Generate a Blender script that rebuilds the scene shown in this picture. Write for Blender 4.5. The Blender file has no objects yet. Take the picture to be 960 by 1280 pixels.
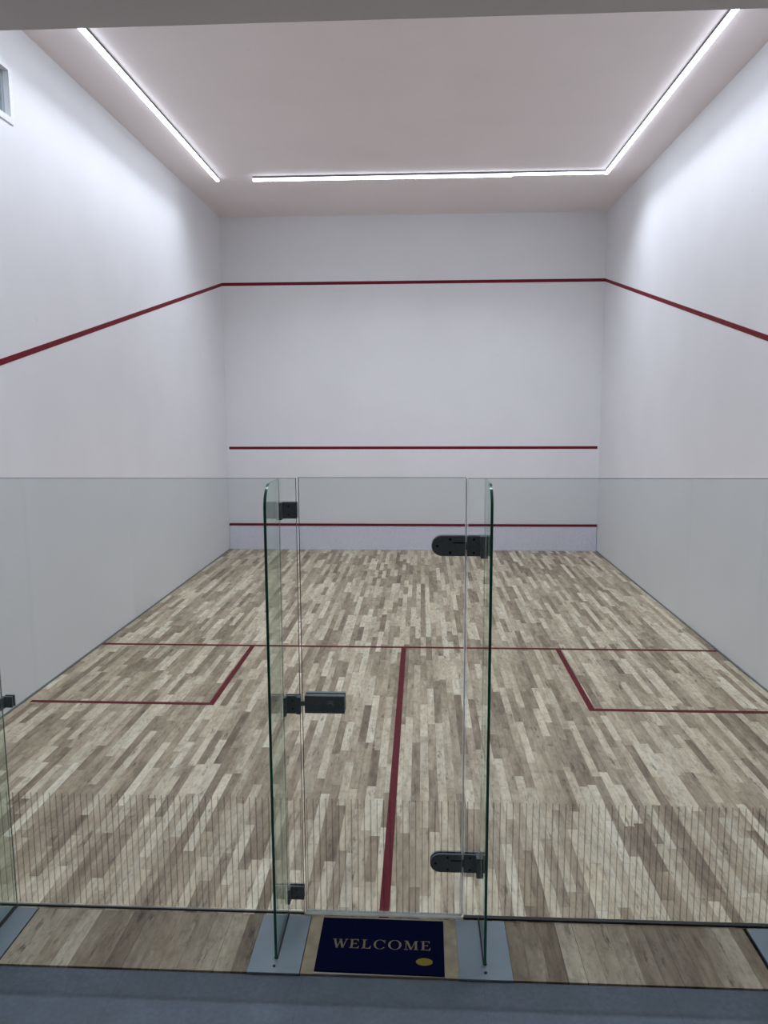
import bpy, bmesh, math
from mathutils import Vector, Matrix
from math import pi, sin, cos

# ------------------------------------------------------------------ camera, world, exposure
sc = bpy.context.scene
cam_d = bpy.data.cameras.new('camera')
cam = bpy.data.objects.new('camera', cam_d)
sc.collection.objects.link(cam)
sc.camera = cam
YAW, PITCH, ROLL = -0.04954, 0.13625, -0.00381
fw = Vector((sin(YAW)*cos(PITCH), cos(YAW)*cos(PITCH), -sin(PITCH)))
r0 = Vector((cos(YAW), -sin(YAW), 0)); u0 = r0.cross(fw)
rr = r0*cos(ROLL) + u0*sin(ROLL); uu = -r0*sin(ROLL) + u0*cos(ROLL)
mw = Matrix((rr, uu, -fw)).transposed().to_4x4()
mw.translation = Vector((0.17783, -3.43241, 2.4872))
cam.matrix_world = mw
cam_d.sensor_fit = 'HORIZONTAL'; cam_d.sensor_width = 36.0
cam_d.lens = 36.0*944.857/960.0
cam_d.clip_start = 0.05

world = bpy.data.worlds.new('world'); sc.world = world
world.use_nodes = True
wb = world.node_tree.nodes['Background']
wb.inputs[0].default_value = (0.35, 0.42, 0.52, 1); wb.inputs[1].default_value = 0.02

sc.view_settings.view_transform = 'Standard'
sc.view_settings.look = 'None'
sc.view_settings.gamma = 1.0
sc.view_settings.use_curve_mapping = False
sc.view_settings.exposure = 0.0
LED_STRENGTH = 16.0      # underside of the diffuser
LED_SIDE = 6.0             # its sides glow more weakly
LED_COLOR = (0.80, 0.875, 1.0)
LED_W_SIDE, LED_W_END = 7.3, 10.0   # watts per metre thrown downwards by the line lights
LED_SPREAD = math.radians(125)

# court dimensions (metres), X across, Y towards the front wall, Z up
HW = 3.235; L = 9.75; H = 5.693
GH = 2.172                      # glass height
THY = -0.405                    # front edge of the wooden threshold

# ------------------------------------------------------------------ material helpers
class NT:
    def __init__(s, name):
        s.m = bpy.data.materials.new(name); s.m.use_nodes = True
        s.t = s.m.node_tree; s.n = s.t.nodes; s.l = s.t.links
        s.bsdf = s.n['Principled BSDF']; s.out = s.n['Material Output']
    def node(s, typ, **kw):
        n = s.n.new(typ)
        for k, v in kw.items(): setattr(n, k, v)
        return n
    def put(s, sock, v):
        if isinstance(v, (int, float)): sock.default_value = v
        elif isinstance(v, (tuple, list)): sock.default_value = v
        else: s.l.new(v, sock)
    def math(s, op, a, b=0.0, c=None):
        n = s.node('ShaderNodeMath', operation=op)
        s.put(n.inputs[0], a); s.put(n.inputs[1], b)
        if c is not None: s.put(n.inputs[2], c)
        return n.outputs[0]
    def comb(s, x, y, z=0.0):
        n = s.node('ShaderNodeCombineXYZ')
        s.put(n.inputs[0], x); s.put(n.inputs[1], y); s.put(n.inputs[2], z)
        return n.outputs[0]
    def pos(s):
        g = s.node('ShaderNodeNewGeometry'); sp = s.node('ShaderNodeSeparateXYZ')
        s.l.new(g.outputs['Position'], sp.inputs[0])
        return g.outputs['Position'], sp.outputs
    def wn(s, vec, dim='3D'):
        n = s.node('ShaderNodeTexWhiteNoise', noise_dimensions=dim)
        s.l.new(vec, n.inputs['Vector'])
        return n.outputs['Value'], n.outputs['Color']
    def noise(s, vec, scale, detail=3.0, rough=0.5):
        n = s.node('ShaderNodeTexNoise')
        s.l.new(vec, n.inputs['Vector']); n.inputs['Scale'].default_value = scale
        n.inputs['Detail'].default_value = detail; n.inputs['Roughness'].default_value = rough
        return n.outputs['Fac']
    def ramp(s, fac, stops, interp='LINEAR'):
        n = s.node('ShaderNodeValToRGB'); cr = n.color_ramp; cr.interpolation = interp
        while len(cr.elements) < len(stops): cr.elements.new(0.5)
        for e, (p, c) in zip(cr.elements, stops):
            e.position = p; e.color = (c[0], c[1], c[2], 1)
        s.put(n.inputs[0], fac)
        return n.outputs[0]
    def mix(s, fac, a, b, mode='MIX'):
        n = s.node('ShaderNodeMix', data_type='RGBA', blend_type=mode)
        s.put(n.inputs[0], fac); s.put(n.inputs[6], a); s.put(n.inputs[7], b)
        return n.outputs[2]
    def mapr(s, v, a, b, c, d):
        n = s.node('ShaderNodeMapRange')
        s.put(n.inputs[0], v)
        for i, k in enumerate((a, b, c, d)): n.inputs[i+1].default_value = k
        return n.outputs[0]
    def bump(s, h, strength, dist):
        n = s.node('ShaderNodeBump'); n.inputs['Strength'].default_value = strength
        n.inputs['Distance'].default_value = dist; s.l.new(h, n.inputs['Height'])
        s.l.new(n.outputs[0], s.bsdf.inputs['Normal'])
    def rgb4(s, c): return (c[0], c[1], c[2], 1.0)

def simple(name, col, rough=0.5, metal=0.0, var=0.06, scale=30.0, spec=0.5, bump=0.0):
    k = NT(name); p, _ = k.pos()
    f = k.noise(p, scale, 4.0)
    lo = tuple(c*(1-var) for c in col); hi = tuple(min(1, c*(1+var)) for c in col)
    k.put(k.bsdf.inputs['Base Color'], k.ramp(f, [(0.3, lo), (0.7, hi)]))
    k.bsdf.inputs['Roughness'].default_value = rough
    k.bsdf.inputs['Metallic'].default_value = metal
    k.bsdf.inputs['Specular IOR Level'].default_value = spec
    if bump: k.bump(f, bump, 0.002)
    return k.m

def wall_mat(name, col, rough=0.55):
    k = NT(name); p, _ = k.pos()
    big = k.noise(p, 1.3, 2.0); fine = k.noise(p, 90.0, 4.0, 0.7)
    lo = tuple(c*0.965 for c in col)
    c1 = k.ramp(big, [(0.3, lo), (0.7, col)])
    c2 = k.mix(k.mapr(fine, 0.3, 0.7, 0.0, 0.10), c1, (col[0]*.75, col[1]*.75, col[2]*.75, 1))
    scuff = k.noise(p, 9.0, 2.0, 0.4)
    c3 = k.mix(k.mapr(scuff, 0.76, 0.82, 0.0, 0.12), c2, (.25, .26, .29, 1))
    k.put(k.bsdf.inputs['Base Color'], c3)
    k.bsdf.inputs['Roughness'].default_value = rough
    k.bump(fine, 0.25, 0.003)
    return k.m

def wood_mat(name, bw=0.0585, long_boards=False, gain=1.0):
    k = NT(name); p, xyz = k.pos()
    x, y = xyz[0], xyz[1]
    u = k.math('DIVIDE', x, bw); i = k.math('FLOOR', u)
    r1, rc = k.wn(k.comb(i, 3.7, 1.3))
    if long_boards:
        j = k.math('FLOOR', k.math('MULTIPLY', y, 0.0)); fv = None
        length = 1.0
    else:
        length = k.math('MULTIPLY_ADD', r1, 0.62, 0.36)
        v = k.math('ADD', k.math('DIVIDE', y, length), k.math('MULTIPLY', r1, 37.7))
        j = k.math('FLOOR', v); fv = k.math('FRACT', v)
    seed = k.comb(i, j, 5.5)
    t, tc = k.wn(seed)
    sp = k.node('ShaderNodeSeparateXYZ'); k.l.new(tc, sp.inputs[0])
    # broad clusters of darker and paler boards
    cl = k.noise(k.comb(k.math('MULTIPLY', i, 0.11), k.math('MULTIPLY', j, 0.23)), 1.0, 2.0)
    tone = k.math('ADD', k.math('MULTIPLY_ADD', t, 0.60, -0.02), k.math('MULTIPLY', cl, 0.46))
    # grain, stretched along the board, different on every board
    gx = k.math('ADD', k.math('MULTIPLY', x, 38.0), k.math('MULTIPLY', sp.outputs[0], 91.0))
    gy = k.math('ADD', k.math('MULTIPLY', y, 2.6), k.math('MULTIPLY', sp.outputs[1], 57.0))
    grain = k.noise(k.comb(gx, gy), 1.0, 5.0, 0.62)
    mx = k.math('ADD', k.math('MULTIPLY', x, 14.0), k.math('MULTIPLY', sp.outputs[1], 31.0))
    my = k.math('ADD', k.math('MULTIPLY', y, 4.0), k.math('MULTIPLY', sp.outputs[2], 43.0))
    mott = k.noise(k.comb(mx, my), 1.0, 5.0, 0.65)
    tone = k.math('ADD', tone, k.math('MULTIPLY', k.math('SUBTRACT', mott, 0.5), 0.75))
    tone = k.math('ADD', tone, k.math('MULTIPLY', k.math('SUBTRACT', grain, 0.5), 0.50))
    G = gain
    S = [(0.04, (.150*G, .106*G, .070*G)), (0.24, (.290*G, .222*G, .150*G)), (0.48, (.475*G, .388*G, .275*G)),
         (0.72, (.670*G, .580*G, .435*G)), (0.95, (.850*G, .765*G, .605*G))]
    col = k.ramp(tone, S)
    hue = k.mix(k.mapr(sp.outputs[2], 0.0, 1.0, 0.0, 0.35), col, (1.05, 0.98, 0.84, 1), 'MULTIPLY')
    # knots and mineral streaks
    kx = k.math('ADD', k.math('MULTIPLY', x, 17.0), k.math('MULTIPLY', sp.outputs[0], 13.0))
    ky = k.math('ADD', k.math('MULTIPLY', y, 3.4), k.math('MULTIPLY', sp.outputs[2], 71.0))
    kn = k.noise(k.comb(kx, ky, 4.0), 1.0, 5.0, 0.75)
    c2 = k.mix(k.mapr(kn, 0.575, 0.68, 0.0, 0.85), hue, (.055, .04, .03, 1))
    # small smoky blotches and cracks
    bx_ = k.math('ADD', k.math('MULTIPLY', x, 30.0), k.math('MULTIPLY', sp.outputs[1], 23.0))
    by_ = k.math('ADD', k.math('MULTIPLY', y, 13.0), k.math('MULTIPLY', sp.outputs[0], 37.0))
    bl = k.noise(k.comb(bx_, by_, 2.0), 1.0, 5.0, 0.7)
    c2 = k.mix(k.mapr(bl, 0.48, 0.72, 0.0, 0.5), c2, (.10, .08, .06, 1))
    # joints
    fu = k.math('FRACT', u)
    e = k.math('MINIMUM', fu, k.math('SUBTRACT', 1.0, fu))
    gw, gcol = k.wn(k.comb(i, 9.1, 2.2))
    g1 = k.math('MULTIPLY', k.math('LESS_THAN', e, 0.013), k.mapr(gw, 0.35, 1.0, 0.08, 0.95))
    c3 = k.mix(g1, c2, (.05, .04, .03, 1))
    if fv is not None:
        d = k.math('MULTIPLY', k.math('MINIMUM', fv, k.math('SUBTRACT', 1.0, fv)), length)
        g2 = k.math('MULTIPLY', k.math('LESS_THAN', d, 0.0012), 0.6)
        c3 = k.mix(g2, c3, (.05, .04, .03, 1))
    k.put(k.bsdf.inputs['Base Color'], c3)
    k.put(k.bsdf.inputs['Roughness'], k.mapr(grain, 0.3, 0.7, 0.42, 0.6))
    k.bsdf.inputs['Specular IOR Level'].default_value = 0.35
    k.bump(grain, 0.06, 0.002)
    return k.m

def glass_mat(name, tint=(.915, .935, .93)):
    k = NT(name); k.n.remove(k.bsdf)
    lw = k.node('ShaderNodeLayerWeight'); lw.inputs['Blend'].default_value = 0.5
    f = k.math('POWER', lw.outputs['Facing'], 5.0)
    f = k.math('MULTIPLY_ADD', f, 0.90, 0.035)
    tr = k.node('ShaderNodeBsdfTransparent'); tr.inputs[0].default_value = (*tint, 1)
    gl = k.node('ShaderNodeBsdfGlossy'); gl.inputs['Roughness'].default_value = 0.0
    gl.inputs[0].default_value = (.9, .95, .93, 1)
    mx = k.node('ShaderNodeMixShader')
    k.l.new(f, mx.inputs[0]); k.l.new(tr.outputs[0], mx.inputs[1]); k.l.new(gl.outputs[0], mx.inputs[2])
    k.l.new(mx.outputs[0], k.out.inputs[0])
    return k.m

def seal_mat(name):
    k = NT(name); k.n.remove(k.bsdf)
    p, _ = k.pos(); f = k.noise(p, 20.0)
    c = k.ramp(f, [(0.3, (.84, .86, .85)), (0.7, (.92, .94, .93))])
    d = k.node('ShaderNodeBsdfDiffuse'); t = k.node('ShaderNodeBsdfTranslucent')
    k.l.new(c, d.inputs[0]); k.l.new(c, t.inputs[0])
    m = k.node('ShaderNodeMixShader'); m.inputs[0].default_value = 0.75
    k.l.new(d.outputs[0], m.inputs[1]); k.l.new(t.outputs[0], m.inputs[2])
    k.l.new(m.outputs[0], k.out.inputs[0])
    return k.m

def translucent_mat(name, col, alpha):
    k = NT(name)
    k.bsdf.inputs['Base Color'].default_value = (*col, 1)
    k.bsdf.inputs['Roughness'].default_value = 0.7
    k.bsdf.inputs['Alpha'].default_value = alpha
    return k.m

def emit_mat(name, col, s):
    k = NT(name); k.n.remove(k.bsdf)
    e = k.node('ShaderNodeEmission'); e.inputs[0].default_value = (*col, 1); e.inputs[1].default_value = s
    k.l.new(e.outputs[0], k.out.inputs[0])
    return k.m

def stone_mat(name):
    k = NT(name); p, xyz = k.pos()
    n1 = k.noise(p, 2.6, 5.0, 0.6); n2 = k.noise(p, 45.0, 4.0, 0.7)
    c = k.ramp(n1, [(0.3, (.095, .122, .158)), (0.5, (.122, .155, .198)), (0.72, (.17, .21, .26))])
    c = k.mix(k.mapr(n2, 0.35, 0.7, 0.0, 0.4), c, (.05, .062, .078, 1))
    gx = k.math('FRACT', k.math('ADD', k.math('DIVIDE', xyz[0], 0.8), 0.43))
    gy = k.math('FRACT', k.math('ADD', k.math('DIVIDE', xyz[1], 0.8), 0.31))
    g = k.math('MAXIMUM', k.math('LESS_THAN', gx, 0.003), k.math('LESS_THAN', gy, 0.003))
    c = k.mix(k.math('MULTIPLY', g, 0.4), c, (.03, .036, .045, 1))
    k.put(k.bsdf.inputs['Base Color'], c)
    k.put(k.bsdf.inputs['Roughness'], k.mapr(n1, 0.3, 0.7, 0.5, 0.65))
    return k.m

def carpet_mat(name, col):
    k = NT(name); p, _ = k.pos()
    n = k.noise(p, 420.0, 3.0, 0.8)
    c = k.ramp(n, [(0.3, tuple(a*.55 for a in col)), (0.7, tuple(a*1.35 for a in col))])
    k.put(k.bsdf.inputs['Base Color'], c)
    k.bsdf.inputs['Roughness'].default_value = 1.0
    k.bsdf.inputs['Specular IOR Level'].default_value = 0.05
    k.bump(n, 0.8, 0.002)
    return k.m

M = dict(
    wall=wall_mat('white_plaster', (.87, .87, .89)),
    ceiling=wall_mat('ceiling_plaster', (.88, .80, .785), 0.8),
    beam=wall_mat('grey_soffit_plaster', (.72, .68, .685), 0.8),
    dark_wall=wall_mat('gallery_wall_paint', (.30, .30, .31), 0.8),
    red=simple('red_line_paint', (.17, .007, .016), 0.6, spec=.2),
    red_floor=simple('red_floor_line_paint', (.125, .007, .012), 0.6, spec=.2, var=0.25, scale=60),
    tin=simple('tin_board_paint', (.78, .77, .88), 0.45),
    wood=wood_mat('maple_strip_floor'),
    wood_th=wood_mat('threshold_boards', 0.083, True, 0.90),
    ply=simple('pale_plywood', (.42, .34, .22), 0.6, var=.2, scale=14),
    stone=stone_mat('blue_grey_stone'),
    steel=simple('blue_grey_steel_plate', (.27, .325, .375), 0.42, 0.2, 0.07, 5.0),
    gun=simple('gunmetal_hardware', (.18, .20, .212), 0.45, 0.0, 0.1, 60),
    gun2=simple('dark_screw_metal', (.010, .011, .012), 0.4, 0.5),
    black=simple('black_silicone', (.010, .012, .012), 0.5),
    grey_seal=simple('grey_silicone', (.17, .19, .19), 0.4),
    white_seal=seal_mat('clear_white_seal'),
    glass=glass_mat('clear_glass_face'),
    fin_glass=glass_mat('fin_glass_face', (.90, .955, .925)),
    edge=simple('green_glass_edge', (.022, .15, .095), 0.15, 0.0, 0.2, 6, 0.6),
    edge_g=simple('grey_green_glass_rim', (.16, .19, .19), 0.2),
    stripe=translucent_mat('grey_stripe', (.22, .19, .165), 0.25),
    led=emit_mat('led_diffuser_glow', LED_COLOR, LED_STRENGTH),
    led_side=emit_mat('led_diffuser_side_glow', LED_COLOR, LED_SIDE),
    lamp=emit_mat('added_fill_glow', (1, .93, .86), 120.0),  # glow of the added fill behind the viewer
    alu=simple('aluminium_profile', (.17, .165, .17), 0.4, 0.3),
    frame=simple('white_window_frame', (.85, .87, .87), 0.35),
    frame_in=simple('grey_window_rebate', (.33, .37, .39), 0.45),
    pane=simple('frosted_blue_pane', (.50, .56, .66), 0.15),
    mat_blue=carpet_mat('navy_mat_pile', (.004, .005, .034)),
    mat_back=simple('pale_mat_backing', (.50, .48, .47), 0.8),
    gold=carpet_mat('gold_mat_pile', (.29, .245, .16)),
    gold2=carpet_mat('mustard_mat_pile', (.33, .24, .045)),
)

# ------------------------------------------------------------------ mesh helpers
COL = sc.collection
class MB:
    def __init__(s): s.bm = bmesh.new(); s.mats = []
    def mi(s, m):
        if m not in s.mats: s.mats.append(m)
        return s.mats.index(m)
    def box(s, lo, hi, m, faces=None):
        """faces: dict of 'x-','x+','y-','y+','z-','z+' -> material for that side"""
        x0, y0, z0 = lo; x1, y1, z1 = hi
        v = [s.bm.verts.new(c) for c in ((x0,y0,z0),(x1,y0,z0),(x1,y1,z0),(x0,y1,z0),(x0,y0,z1),(x1,y0,z1),(x1,y1,z1),(x0,y1,z1))]
        F = {'z-': (3,2,1,0), 'z+': (4,5,6,7), 'y-': (0,1,5,4), 'x+': (1,2,6,5), 'y+': (2,3,7,6), 'x-': (3,0,4,7)}
        for k, idx in F.items():
            f = s.bm.faces.new([v[i] for i in idx])
            f.material_index = s.mi((faces or {}).get(k, m))
    def prism(s, pts, axis, a, b, m, side=None, sm=False):
        """outline pts (2D) extruded along axis from a to b; side: material of the rim"""
        def P(p, t):
            return {'x': (t, p[0], p[1]), 'y': (p[0], t, p[1]), 'z': (p[0], p[1], t)}[axis]
        A = [s.bm.verts.new(P(p, a)) for p in pts]; B = [s.bm.verts.new(P(p, b)) for p in pts]
        f = s.bm.faces.new(A); f.material_index = s.mi(m)
        f = s.bm.faces.new(list(reversed(B))); f.material_index = s.mi(m)
        n = len(pts); ms = side if side is not None else m
        for i in range(n):
            j = (i+1) % n
            mm = ms[i] if isinstance(ms, list) else ms
            f = s.bm.faces.new((A[j], A[i], B[i], B[j])); f.material_index = s.mi(mm); f.smooth = sm
    def cyl(s, c, r, axis, a, b, m, n=20):
        pts = [(c[0]+r*cos(2*pi*i/n), c[1]+r*sin(2*pi*i/n)) for i in range(n)]
        s.prism(pts, axis, a, b, m, sm=True)
    def build(s, name, parent=None, bevel=0.0, seg=2):
        bmesh.ops.recalc_face_normals(s.bm, faces=s.bm.faces[:])
        me = bpy.data.meshes.new(name); s.bm.to_mesh(me); s.bm.free()
        for m in s.mats: me.materials.append(m)
        o = bpy.data.objects.new(name, me); COL.objects.link(o)
        if parent: o.parent = parent; o.matrix_parent_inverse = parent.matrix_world.inverted() if False else Matrix.Translation(-parent.location)
        if bevel:
            b = o.modifiers.new('bevel', 'BEVEL'); b.width = bevel; b.segments = seg; b.limit_method = 'ANGLE'; b.angle_limit = math.radians(40)
        return o
def tag(o, label, cat, group=None):
    o['label'] = label; o['category'] = cat
    if group: o['group'] = group
    return o
def struct(o): o['kind'] = 'structure'; return o
def thing(name, loc, label, cat, group=None):
    o = bpy.data.objects.new(name, None); COL.objects.link(o); o.location = loc
    o.empty_display_size = 0.1
    return tag(o, label, cat, group)
def boxobj(name, lo, hi, m, parent=None, bevel=0.0, faces=None):
    b = MB(); b.box(lo, hi, m, faces); return b.build(name, parent, bevel)
E_ = 0.0015   # thickness of painted lines

# ------------------------------------------------------------------ the court shell
floor = struct(boxobj('floor', (-HW, -0.02, -0.12), (HW, L, 0.0), M['wood']))
fl = lambda n, a, b: boxobj(n, (a[0], a[1], -0.001), (b[0], b[1], E_), M['red_floor'], floor)
SY = 4.241; SB = SY-1.6
fl('short_line', (-HW+.004, SY-.025), (HW-.004, SY+.025))
fl('half_court_line', (-.025, -0.018), (.025, SY-.025))
for s in (-1, 1):
    b = MB()
    xs = sorted((s*1.60-.025, s*1.60+.025))
    b.box((xs[0], SB-.025, -.001), (xs[1], SY-.025, E_), M['red_floor'])
    x2 = sorted((s*1.60+s*.025, s*(HW-.06)))
    b.box((x2[0], SB-.025, -.001), (x2[1], SB+.025, E_), M['red_floor'])
    b.build('service_box_line', floor)

wf = struct(boxobj('wall_front', (-HW, L, -0.1), (HW, L+.2, H+.1), M['wall']))
boxobj('out_line', (-HW, L-E_, 4.570), (HW, L+.001, 4.622), M['red'], wf)
boxobj('service_line', (-HW+.035, L-E_, 1.783), (HW-.035, L+.001, 1.830), M['red'], wf)

GY = -5.2    # back of the viewing gallery
def out_z(y): return 4.596-0.2432*(L-y)
# right wall
wr = struct(boxobj('wall_right', (HW, GY, -0.12), (HW+.2, L+.2, H+.1), M['wall']))
def slope_line(x0, x1, parent):
    b = MB(); w = .026
    b.prism([(L, out_z(L)-w), (L, out_z(L)+w), (0.0, out_z(0)+w), (0.0, out_z(0)-w)], 'x', x0, x1, M['red'])
    b.build('out_line', parent)
slope_line(HW-E_, HW+.001, wr)
# left wall, with the opening of the small high window
WY0, WY1, WZ0, WZ1 = 2.15, 3.062, 4.889, 5.256
b = MB()
b.box((-HW-.2, GY, -.12), (-HW, WY0, H+.1), M['wall'])
b.box((-HW-.2, WY1, -.12), (-HW, L+.2, H+.1), M['wall'])
b.box((-HW-.2, WY0, -.12), (-HW, WY1, WZ0), M['wall'])
b.box((-HW-.2, WY0, WZ1), (-HW, WY1, H+.1), M['wall'])
wl = struct(b.build('wall_left'))
slope_line(-HW-.001, -HW+E_, wl)
win = bpy.data.objects.new('window_1', None); COL.objects.link(win); struct(win)
win.location = (-HW, (WY0+WY1)/2, WZ0)
b = MB()   # outer frame ring with chamfered corners
def ring(y0, y1, z0, z1, ch):
    return [(y0+ch, z0), (y1-ch, z0), (y1, z0+ch), (y1, z1-ch), (y1-ch, z1), (y0+ch, z1), (y0, z1-ch), (y0, z0+ch)]
O = ring(WY0-.055, WY1+.052, WZ0-.052, WZ1+.040, .02); I = ring(WY0, WY1, WZ0, WZ1, .002)
for i in range(8):
    j = (i+1) % 8
    b.prism([O[i], O[j], I[j], I[i]], 'x', -HW-.002, -HW+.009, M['frame'])
b.build('window_frame', win)
b = MB()
O = ring(WY0, WY1, WZ0, WZ1, .002); I = ring(WY0+.04, WY1-.04, WZ0+.04, WZ1-.04, .002)
for i in range(8):
    j = (i+1) % 8
    b.prism([O[i], O[j], I[j], I[i]], 'x', -HW-.10, -HW-.04, M['frame_in'])
b.build('window_sash', win, 0.004)
boxobj('window_pane', (-HW-.085, WY0+.03, WZ0+.03), (-HW-.075, WY1-.03, WZ1-.03), M['pane'], win)

struct(boxobj('ceiling', (-HW, -0.1, H), (HW, L, H+.12), M['ceiling']))
# lintel above the glass and the gallery's lower ceiling
struct(boxobj('wall_back', (-HW, -.12, 4.11), (HW, 0.0, H+.12), M['wall'], faces={'z-': M['beam'], 'y-': M['beam']}))
struct(boxobj('ceiling', (-HW, GY, 4.11), (HW, -.12, 4.25), M['beam']))
struct(boxobj('wall_gallery', (-HW, GY-.15, -.12), (HW, GY, 4.3), M['dark_wall']))
# gallery floor, a few millimetres below the wood, dark joint between
struct(boxobj('floor', (-HW, GY, -.12), (HW, THY-.006, -.006), M['stone']))
struct(boxobj('trim_1', (-HW, THY-.008, -.12), (HW, THY, -.012), M['black']))
# baseboard joint on the side walls
for s, nm in ((-1, 'baseboard_left'), (1, 'baseboard_right')):
    xs = sorted((s*HW, s*(HW-.012)))
    struct(boxobj(nm, (xs[0], 0.0, 0.0), (xs[1], L-.03, .014), M['grey_seal']))

# tin: the low board under the front wall's bottom line
t = thing('tin_board', (0, L-.01, 0), 'pale lilac low tin board along the foot of the front wall, red strip on top', 'tin board')
boxobj('panel', (-HW+.006, L-.022, 0.002), (HW-.006, L-.001, .432), M['tin'], t)
boxobj('top_strip', (-HW+.006, L-.030, .432), (HW-.006, L-.001, .470), M['red'], t)['label'] = 'dark red top strip'

# threshold boards and steel plates
FX = {'far_left': -1.858, 'left': -.476, 'right': .470, 'far_right': 1.862}
PW = .118
struct(boxobj('trim_2', (-1.735, THY, -.10), (-.597, -.02, 0.0), M['wood_th']))
struct(boxobj('trim_3', (-.355, THY, -.10), (.352, -.02, 0.0), M['ply']))
struct(boxobj('trim_4', (.590, THY, -.10), (1.728, -.02, 0.0), M['wood_th']))
struct(boxobj('trim_5', (1.975, THY, -.10), (HW, -.02, 0.0), M['wood_th']))
struct(boxobj('trim_6', (-HW, THY, -.10), (-1.98, -.02, 0.0), M['wood_th']))
plate_lab = {
 'far_left': 'blue-grey steel floor plate under the glass fin at the left edge of the view',
 'left': 'blue-grey steel floor plate left of the blue welcome mat',
 'right': 'blue-grey steel floor plate right of the blue welcome mat',
 'far_right': 'blue-grey steel floor plate cut off by the right edge of the view'}
for k_, fx in FX.items():
    t = thing('floor_plate', (fx, -.2, 0), plate_lab[k_], 'floor plate', 'steel plates under the glass fins')
    boxobj('plate', (fx-PW, THY-.006, -.004), (fx+PW, -.026, .005), M['steel'], t, .001)
    b = MB(); b.cyl((fx, -.372), .0065, 'z', .002, .0085, M['gun2'], 12); b.build('bolt', t)

# ------------------------------------------------------------------ glass wall
T = .012; RIM = .0022
def slab(b, x0, x1, z0, z1, side_l, side_r):
    """glass panel in the XZ plane with a narrow arrised rim"""
    y0, y1 = -T/2, T/2
    for (yo, yi) in ((y0, y0+RIM*.5), (y1, y1-RIM*.5)):
        pass
    xi0, xi1, zi1 = x0+RIM, x1-RIM, z1-RIM
    V = lambda *c: b.bm.verts.new(c)
    def quad(a, m):
        f = b.bm.faces.new([V(*c) for c in a]); f.material_index = b.mi(m)
    for y, yr in ((y0, y0+.0012), (y1, y1-.0012)):
        quad([(xi0,y,z0),(xi1,y,z0),(xi1,y,zi1),(xi0,y,zi1)], M['glass'])
        quad([(xi0,y,zi1),(xi1,y,zi1),(x1,yr,z1),(x0,yr,z1)], M['edge_g'])
        quad([(x0,yr,z0),(xi0,y,z0),(xi0,y,zi1),(x0,yr,z1)], side_l)
        quad([(xi1,y,z0),(x1,yr,z0),(x1,yr,z1),(xi1,y,zi1)], side_r)
    ya, yb = y0+.0012, y1-.0012
    quad([(x0,ya,z1),(x1,ya,z1),(x1,yb,z1),(x0,yb,z1)], M['edge_g'])
    quad([(x0,ya,z0),(x0,yb,z0),(x0,yb,z1),(x0,ya,z1)], side_l)
    quad([(x1,ya,z0),(x1,yb,z0),(x1,yb,z1),(x1,ya,z1)], side_r)
    quad([(x0,ya,z0),(x1,ya,z0),(x1,yb,z0),(x0,yb,z0)], M['edge_g'])
    bmesh.ops.remove_doubles(b.bm, verts=b.bm.verts[:], dist=1e-6)
def stripes(x0, x1, parent):
    b = MB(); p = .0312
    i0 = math.ceil((x0+.006)/p); i1 = math.floor((x1-.006)/p)
    for i in range(i0, i1+1):
        x = i*p
        b.box((x-.0029, -T/2-.0006, .022), (x+.0029, -T/2-.0001, .612), M['stripe'])  # thin see-through grey strips over the lower glass
    o = b.build('stripe_band', parent); o['label'] = 'band of thin vertical translucent grey stripes'
panel_def = [
 (-HW+.004, -1.861, 'clear glass panel beyond the fin at the left edge of the view'),
 (-1.855, -.396, 'wide clear glass panel to the left of the glass door'),
 (.3905, 1.859, 'wide clear glass panel to the right of the glass door'),
 (1.865, HW-.004, 'clear glass panel beyond the right edge fin')]
for x0, x1, lab in panel_def:
    t = thing('glass_partition', ((x0+x1)/2, 0, .0), lab, 'glass panel', 'fixed panels of the glass wall')
    b = MB(); slab(b, x0, x1, .008, GH, M['white_seal'] if abs(x0-.3905) < .01 else M['glass'], M['glass'] if abs(x1) > 1.8 else M['edge_g']); b.build('glass_sheet', t)
    stripes(x0, x1, t)
    h, yf = (.010, -.0145) if x0 > 0 else (.0045, -.0085)
    boxobj('bottom_seal', (x0, yf, 0.0), (x1, .008, h), M['black'], t)
# door
door = thing('glass_door', (0, 0, 0), 'frameless clear glass door behind the welcome mat, between two glass fins', 'door')
DX0, DX1 = -.3870, .3815
b = MB(); slab(b, DX0, DX1, .016, GH+.004, M['edge_g'], M['white_seal']); b.build('glass_sheet', door)
stripes(DX0, DX1, door)
boxobj('side_seal', (DX1, -.005, .016), (DX1+.0055, .005, GH+.002), M['white_seal'], door)['label'] = 'pale vertical sealing strip'
boxobj('bottom_seal', (DX0, -.012, .001), (DX1, .008, .017), M['white_seal'], door)['label'] = 'white sealing strip under the door'

# fins
FD = .327; RC = .105
fin_lab = {
 'far_left': 'glass fin cut off by the left edge of the view',
 'left': 'upright glass fin with dark green edge, left of the welcome mat',
 'right': 'upright glass fin with dark green edge, right of the welcome mat',
 'far_right': 'glass fin just at the right edge of the view'}
def corner_clamp(t, fx, side, z0, z1, reach, name='bracket', extra=None):
    """plate on the panel beside the fin, and a flange gripping the fin"""
    b = MB()
    y0 = -T/2-.010
    xa, xb = sorted((fx+side*.009, fx+side*reach))
    b.box((xa, y0, z0), (xb, -T/2, z1), M['gun'])                # front plate on the panel
    b.box((xa, T/2, z0), (xb, T/2+.009, z1), M['gun'])           # back plate
    fa, fb = sorted((fx+side*T/2, fx+side*(T/2+.012)))
    b.box((fa, -.050, z0-.003), (fb, -T/2+.0005, z1+.001), M['gun'])   # flange on the fin
    o = b.build(name, t, .0015)
    return o
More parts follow.
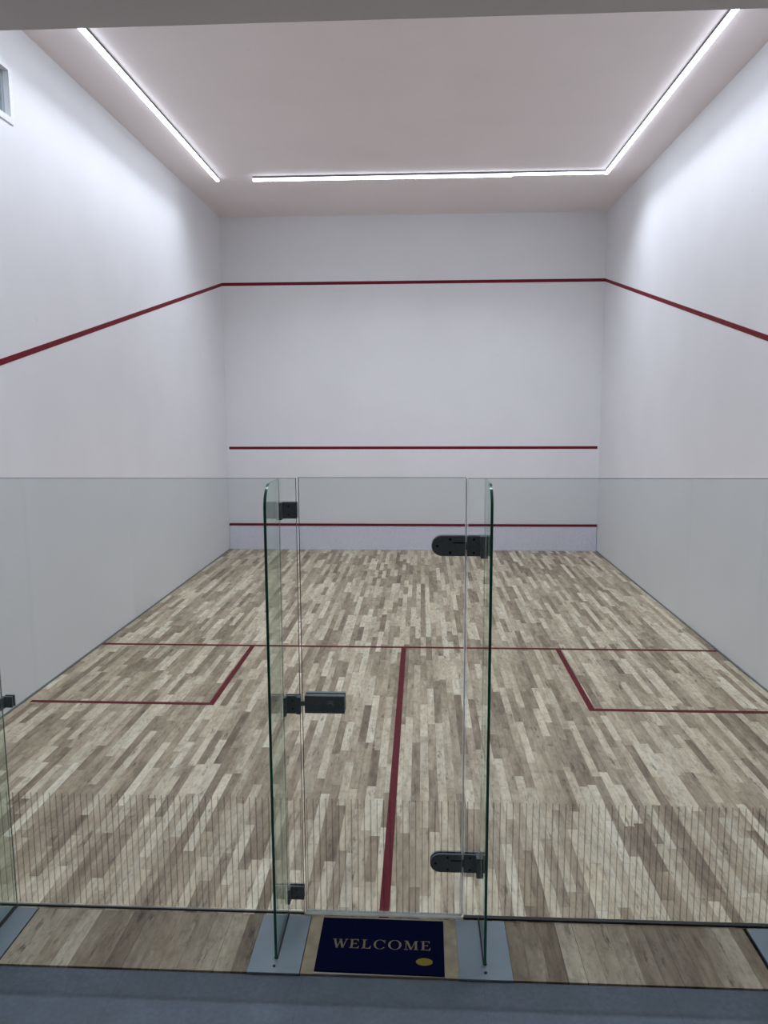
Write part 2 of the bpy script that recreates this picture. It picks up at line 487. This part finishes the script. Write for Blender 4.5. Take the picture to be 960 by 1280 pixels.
def make_fin(key, fx):
    t = thing('glass_fin', (fx, -FD/2, 0), fin_lab[key], 'glass fin', 'glass fins bracing the glass wall')
    pts = [(-.0095, .006), (-FD, .006)]
    n = 10
    for i in range(n+1):
        a = pi - i/n*(pi/2)
        pts.append((-FD+RC+RC*cos(a), GH-.001-RC+RC*sin(a)))
    pts.append((-.0095, GH-.001))
    side = [M['edge']]*(len(pts)-2)+[M['edge_g'], M['edge_g']]
    side[-1] = M['fin_glass']
    b = MB(); b.prism(pts, 'x', fx-T/2, fx+T/2, M['fin_glass'], side=side)
    # arrised dark rim along the free edge
    b.build('glass_sheet', t)
    b = MB()
    for s in (-1, 1):
        xs = sorted((fx+s*T/2, fx+s*(T/2+.003)))
        b.box((xs[0], -FD+.004, .005), (xs[1], -.010, .0095), M['black'])
    b.box((fx-T/2, -FD+.004, .005), (fx+T/2, -.010, .0065), M['black'])
    b.build('base_seal', t)['label'] = 'black sealing line at the foot of the fin'
    b = MB(); b.box((fx-.0018, -.0098, .012), (fx+.0018, -T/2-.0005, GH-.004), M['grey_seal'])
    b.build('joint_seal', t)
    return t
fins = {k_: make_fin(k_, x) for k_, x in FX.items()}

def screws(parent, pts, y, r=.0042):
    for (x, z) in pts:
        b = MB(); b.cyl((x, z), r, 'y', y-.002, y+.001, M['gun2'], 14); b.build('screw', parent)
# left fin: three brackets gripping the panel on the door side
for (z0, z1) in ((1.986, 2.062), (1.046, 1.134), (.082, .152)):
    o1 = corner_clamp(fins['left'], FX['left'], 1, z0, z1, .083)
    zc = (z0+z1)/2
    screws(o1, [(FX['left']+.045, zc-.02), (FX['left']+.045, zc+.02)], -T/2-.010, .0035)
# strike keep on the middle bracket
boxobj('lock_strike', (-.412, -T/2-.020, 1.046), (-.391, -T/2+.001, 1.132), M['gun'], fins['left'], .0015)
# far left fin and far right fin brackets
for key, s in (('far_left', 1), ('far_right', -1)): corner_clamp(fins[key], FX[key], s, 1.052, 1.108, .056)
# lock box on the door
lk = boxobj('lock_box', (-.370, -T/2-.032, 1.058), (-.180, -T/2, 1.144), M['gun'], door, .002)
b = MB(); b.box((-.370, T/2, 1.058), (-.180, T/2+.02, 1.144), M['gun']); b.build('lock_back', door, .002)
b = MB(); b.cyl((-.247, 1.101), .021, 'y', -T/2-.042, -T/2-.031, M['gun'], 28); b.cyl((-.247, 1.101), .015, 'y', -T/2-.052, -T/2-.041, M['gun'], 28)
b.build('turn_knob', lk, .0015)
boxobj('latch_bolt', (-.3902, -T/2-.022, 1.090), (-.368, -T/2-.008, 1.112), M['gun'], lk, .001)

# hinges: rounded leaf on the door, square leaf clamped to the right fin
def hinge(zc, h=.094):
    z0, z1 = zc-h/2, zc+h/2
    xL, xJ = .226, DX1-.003
    r = h/2
    for (ya, yb) in ((-T/2-.012, -T/2), (T/2, T/2+.010)):
        pass
    pts = [(xJ, z0), (xJ, z1)]
    for i in range(17):
        a = pi/2 + i/16*pi
        pts.append((xL+r*1.05+r*1.05*cos(a), zc+r*sin(a)))
    b = MB()
    b.prism(pts, 'y', -T/2-.012, -T/2, M['gun']); b.prism(pts, 'y', T/2, T/2+.010, M['gun'])
    b.box((xJ-.055, -T/2-.0135, zc+.012), (xJ-.002, -T/2-.0115, zc+.018), M['gun2'])
    hd = b.build('hinge', door, .0015)
    screws(hd, [(xL+.026, zc), (xL+.085, zc+.031), (xL+.085, zc-.031)], -T/2-.012, .0058)
    # knuckle joining the two leaves
    b = MB(); b.cyl((DX1+.003, -T/2-.007), 0.004, 'z', zc-.018, zc+.018, M['gun']); b.build('knuckle', hd)
    fx = FX['right']
    b = MB()
    b.box((.3885, -T/2-.012, z0), (fx-.009, -T/2, z1), M['gun'])
    b.box((.3885, T/2, z0), (fx-.009, T/2+.010, z1), M['gun'])
    b.box((fx-T/2-.016, -.056, z0-.004), (fx-T/2, -T/2+.0005, z1+.004), M['gun'])
    b.box((fx+T/2, -.056, z0-.004), (fx+T/2+.010, -T/2-.0005, z1+.004), M['gun'])
    hb = b.build('hinge_bracket', fins['right'], .0015)
    screws(hb, [(.419, zc+.031), (.419, zc-.031)], -T/2-.012, .005)
hinge(1.862)
hinge(.297)

# ------------------------------------------------------------------ LED line lights
def led(name_label, x0, y0, x1, y1, drop=.052, w=.044):
    t = thing('linear_light', ((x0+x1)/2, (y0+y1)/2, H), name_label, 'ceiling light', 'white LED line lights on the ceiling')
    if abs(x1-x0) < .01: lo, hi = (x0-w/2, y0), (x0+w/2, y1)
    else: lo, hi = (x0, y0-w/2), (x1, y0+w/2)
    boxobj('profile', (lo[0], lo[1], H-drop*.45), (hi[0], hi[1], H-.0005), M['alu'], t, .001)
    boxobj('diffuser', (lo[0]+.002, lo[1]+.002, H-drop), (hi[0]-.002, hi[1]-.002, H-drop*.45), M['led_side'], t, faces={'z-': M['led']})
    # the light the strip throws downwards
    a = bpy.data.lights.new('strip_light', 'AREA'); a.shape = 'RECTANGLE'
    n = math.hypot(x1-x0, y1-y0)
    a.size, a.size_y = hi[0]-lo[0]-.006, hi[1]-lo[1]-.006
    a.energy = n*(LED_W_SIDE if abs(x1-x0) < .01 else LED_W_END); a.color = LED_COLOR; a.spread = LED_SPREAD
    ao = bpy.data.objects.new('strip_light', a); COL.objects.link(ao)
    ao.location = ((lo[0]+hi[0])/2, (lo[1]+hi[1])/2, H-drop-.002)
led('glowing white line light along the left side of the ceiling', -2.68, .9, -2.68, 7.56)
led('added unseen white line light across the near end of the ceiling, above the glass wall', -2.62, .9, 2.62, .9)  # added strip out of view, brightens the front wall and near floor
led('long glowing white line light across the far end of the ceiling', -2.18, 7.54, 1.408, 7.54, .058)
led('short thin glowing white line light joining the right corner at the far end', 1.410, 7.54, 2.665, 7.54, .046, .036)
led('glowing white line light along the right side of the ceiling', 2.69, .9, 2.69, 7.56)

# ------------------------------------------------------------------ welcome mat
matt = thing('door_mat', (0, -.22, 0), 'navy blue mat with gold WELCOME lettering in front of the glass door', 'mat')
mp = [(-.294, -.394), (.288, -.402), (.291, -.042), (-.294, -.038)]
b = MB(); b.prism(mp, 'z', .0026, .0085, M['mat_blue']); b.build('pile', matt, .0015)
mb_ = [(-.296, -.4045), (.290, -.4045), (.292, -.041), (-.295, -.037)]
b = MB(); b.prism(mb_, 'z', .0002, .0026, M['mat_back']); b.build('backing', matt)['label'] = 'pale rubber backing showing at the front edge'
# serif letters on a unit-high grid, thick and thin strokes
def stroke(b, x0, z0, x1, z1, w):
    """slanted stroke with horizontal cut ends"""
    b.prism([(x0-w/2, z0), (x0+w/2, z0), (x1+w/2, z1), (x1-w/2, z1)], 'z', 0, 1, M['gold'])
def rect(b, x0, z0, x1, z1): b.prism([(x0, z0), (x1, z0), (x1, z1), (x0, z1)], 'z', 0, 1, M['gold'])
def arc(b, cx, cz, rx, rz, a0, a1, thick, thin, n=28):
    for i in range(n):
        A = a0+(a1-a0)*i/n; B = a0+(a1-a0)*(i+1)/n
        def P(a, o):
            w = thin+(thick-thin)*abs(cos(a))**1.3
            return (cx+(rx-(w if o else 0))*cos(a), cz+(rz-(w*.55 if o else 0))*sin(a))
        b.prism([P(A, 0), P(B, 0), P(B, 1), P(A, 1)], 'z', 0, 1, M['gold'])
def letter(c):
    b = MB(); s = .06
    if c == 'W':
        stroke(b, .36, 0, .10, 1, .17); stroke(b, .36, 0, .58, .98, .07); stroke(b, .80, 0, .56, 1, .17); stroke(b, .80, 0, 1.06, 1, .07)
        rect(b, -.06, .94, .27, 1); rect(b, .42, .94, .70, 1); rect(b, .93, .94, 1.18, 1); w = 1.12
    elif c == 'E':
        rect(b, .10, 0, .27, 1); rect(b, 0, 0, .74, .07); rect(b, 0, .93, .70, 1); rect(b, .27, .48, .56, .55)
        b.prism([(.62, .07), (.74, .07), (.78, .28), (.74, .28)], 'z', 0, 1, M['gold'])
        b.prism([(.60, .93), (.70, .93), (.70, .74), (.67, .74)], 'z', 0, 1, M['gold'])
        rect(b, .52, .40, .56, .63); w = .78
    elif c == 'L':
        rect(b, .10, 0, .27, 1); rect(b, 0, 0, .70, .07); rect(b, 0, .94, .38, 1)
        b.prism([(.57, .07), (.70, .07), (.75, .32), (.71, .32)], 'z', 0, 1, M['gold']); w = .74
    elif c == 'C':
        arc(b, .50, .5, .50, .52, pi*.22, pi*1.78, .17, .06)
        rect(b, .85, .64, .90, 1.0); w = .95
    elif c == 'O':
        arc(b, .53, .5, .53, .52, 0, 2*pi, .18, .06, 40); w = 1.06
    elif c == 'M':
        rect(b, .13, 0, .19, 1); stroke(b, .56, .02, .22, 1, .17); stroke(b, .56, .02, .90, 1, .07); rect(b, .86, 0, 1.03, 1)
        rect(b, 0, 0, .32, .06); rect(b, .76, 0, 1.13, .06); rect(b, .02, .94, .25, 1); rect(b, .88, .94, 1.13, 1); w = 1.13
    return b, w
LH = .060; gap = .20; xscale = .0555
word = 'WELCOME'; ws = []
tot = 0
for c in word:
    b, w = letter(c); b.bm.free(); ws.append(w); tot += w
tot += gap*(len(word)-1)
K = .456/tot
xcur = -.228
for c, w in zip(word, ws):
    b, _ = letter(c)
    for v in b.bm.verts:
        v.co.x = xcur+v.co.x*K; v.co.y = -.247+v.co.y*LH-.0*v.co.x; v.co.z = .0078+v.co.z*.0016
    o = b.build('letter', matt); xcur += (w+gap)*K
    o['label'] = 'gold letter '+c
b = MB(); b.prism([(.198+.038*cos(2*pi*i/40), -.321+.023*sin(2*pi*i/40)) for i in range(40)], 'z', .0078, .0095, M['gold2'])
b.build('emblem', matt)['label'] = 'small plain mustard oval'

# added fill lamp in the gallery ceiling, out of view, lightens the glass hardware
t = thing('fill_light', (0.0, -4.5, 4.11), 'added round fill lamp in the lower ceiling behind the viewer, out of view', 'ceiling light')
b = MB(); b.cyl((0, -4.5), .11, 'z', 4.100, 4.1095, M['frame'], 32); b.build('trim_ring', t)
b = MB(); b.cyl((0, -4.5), .09, 'z', 4.097, 4.1005, M['lamp'], 32); b.build('lens', t)
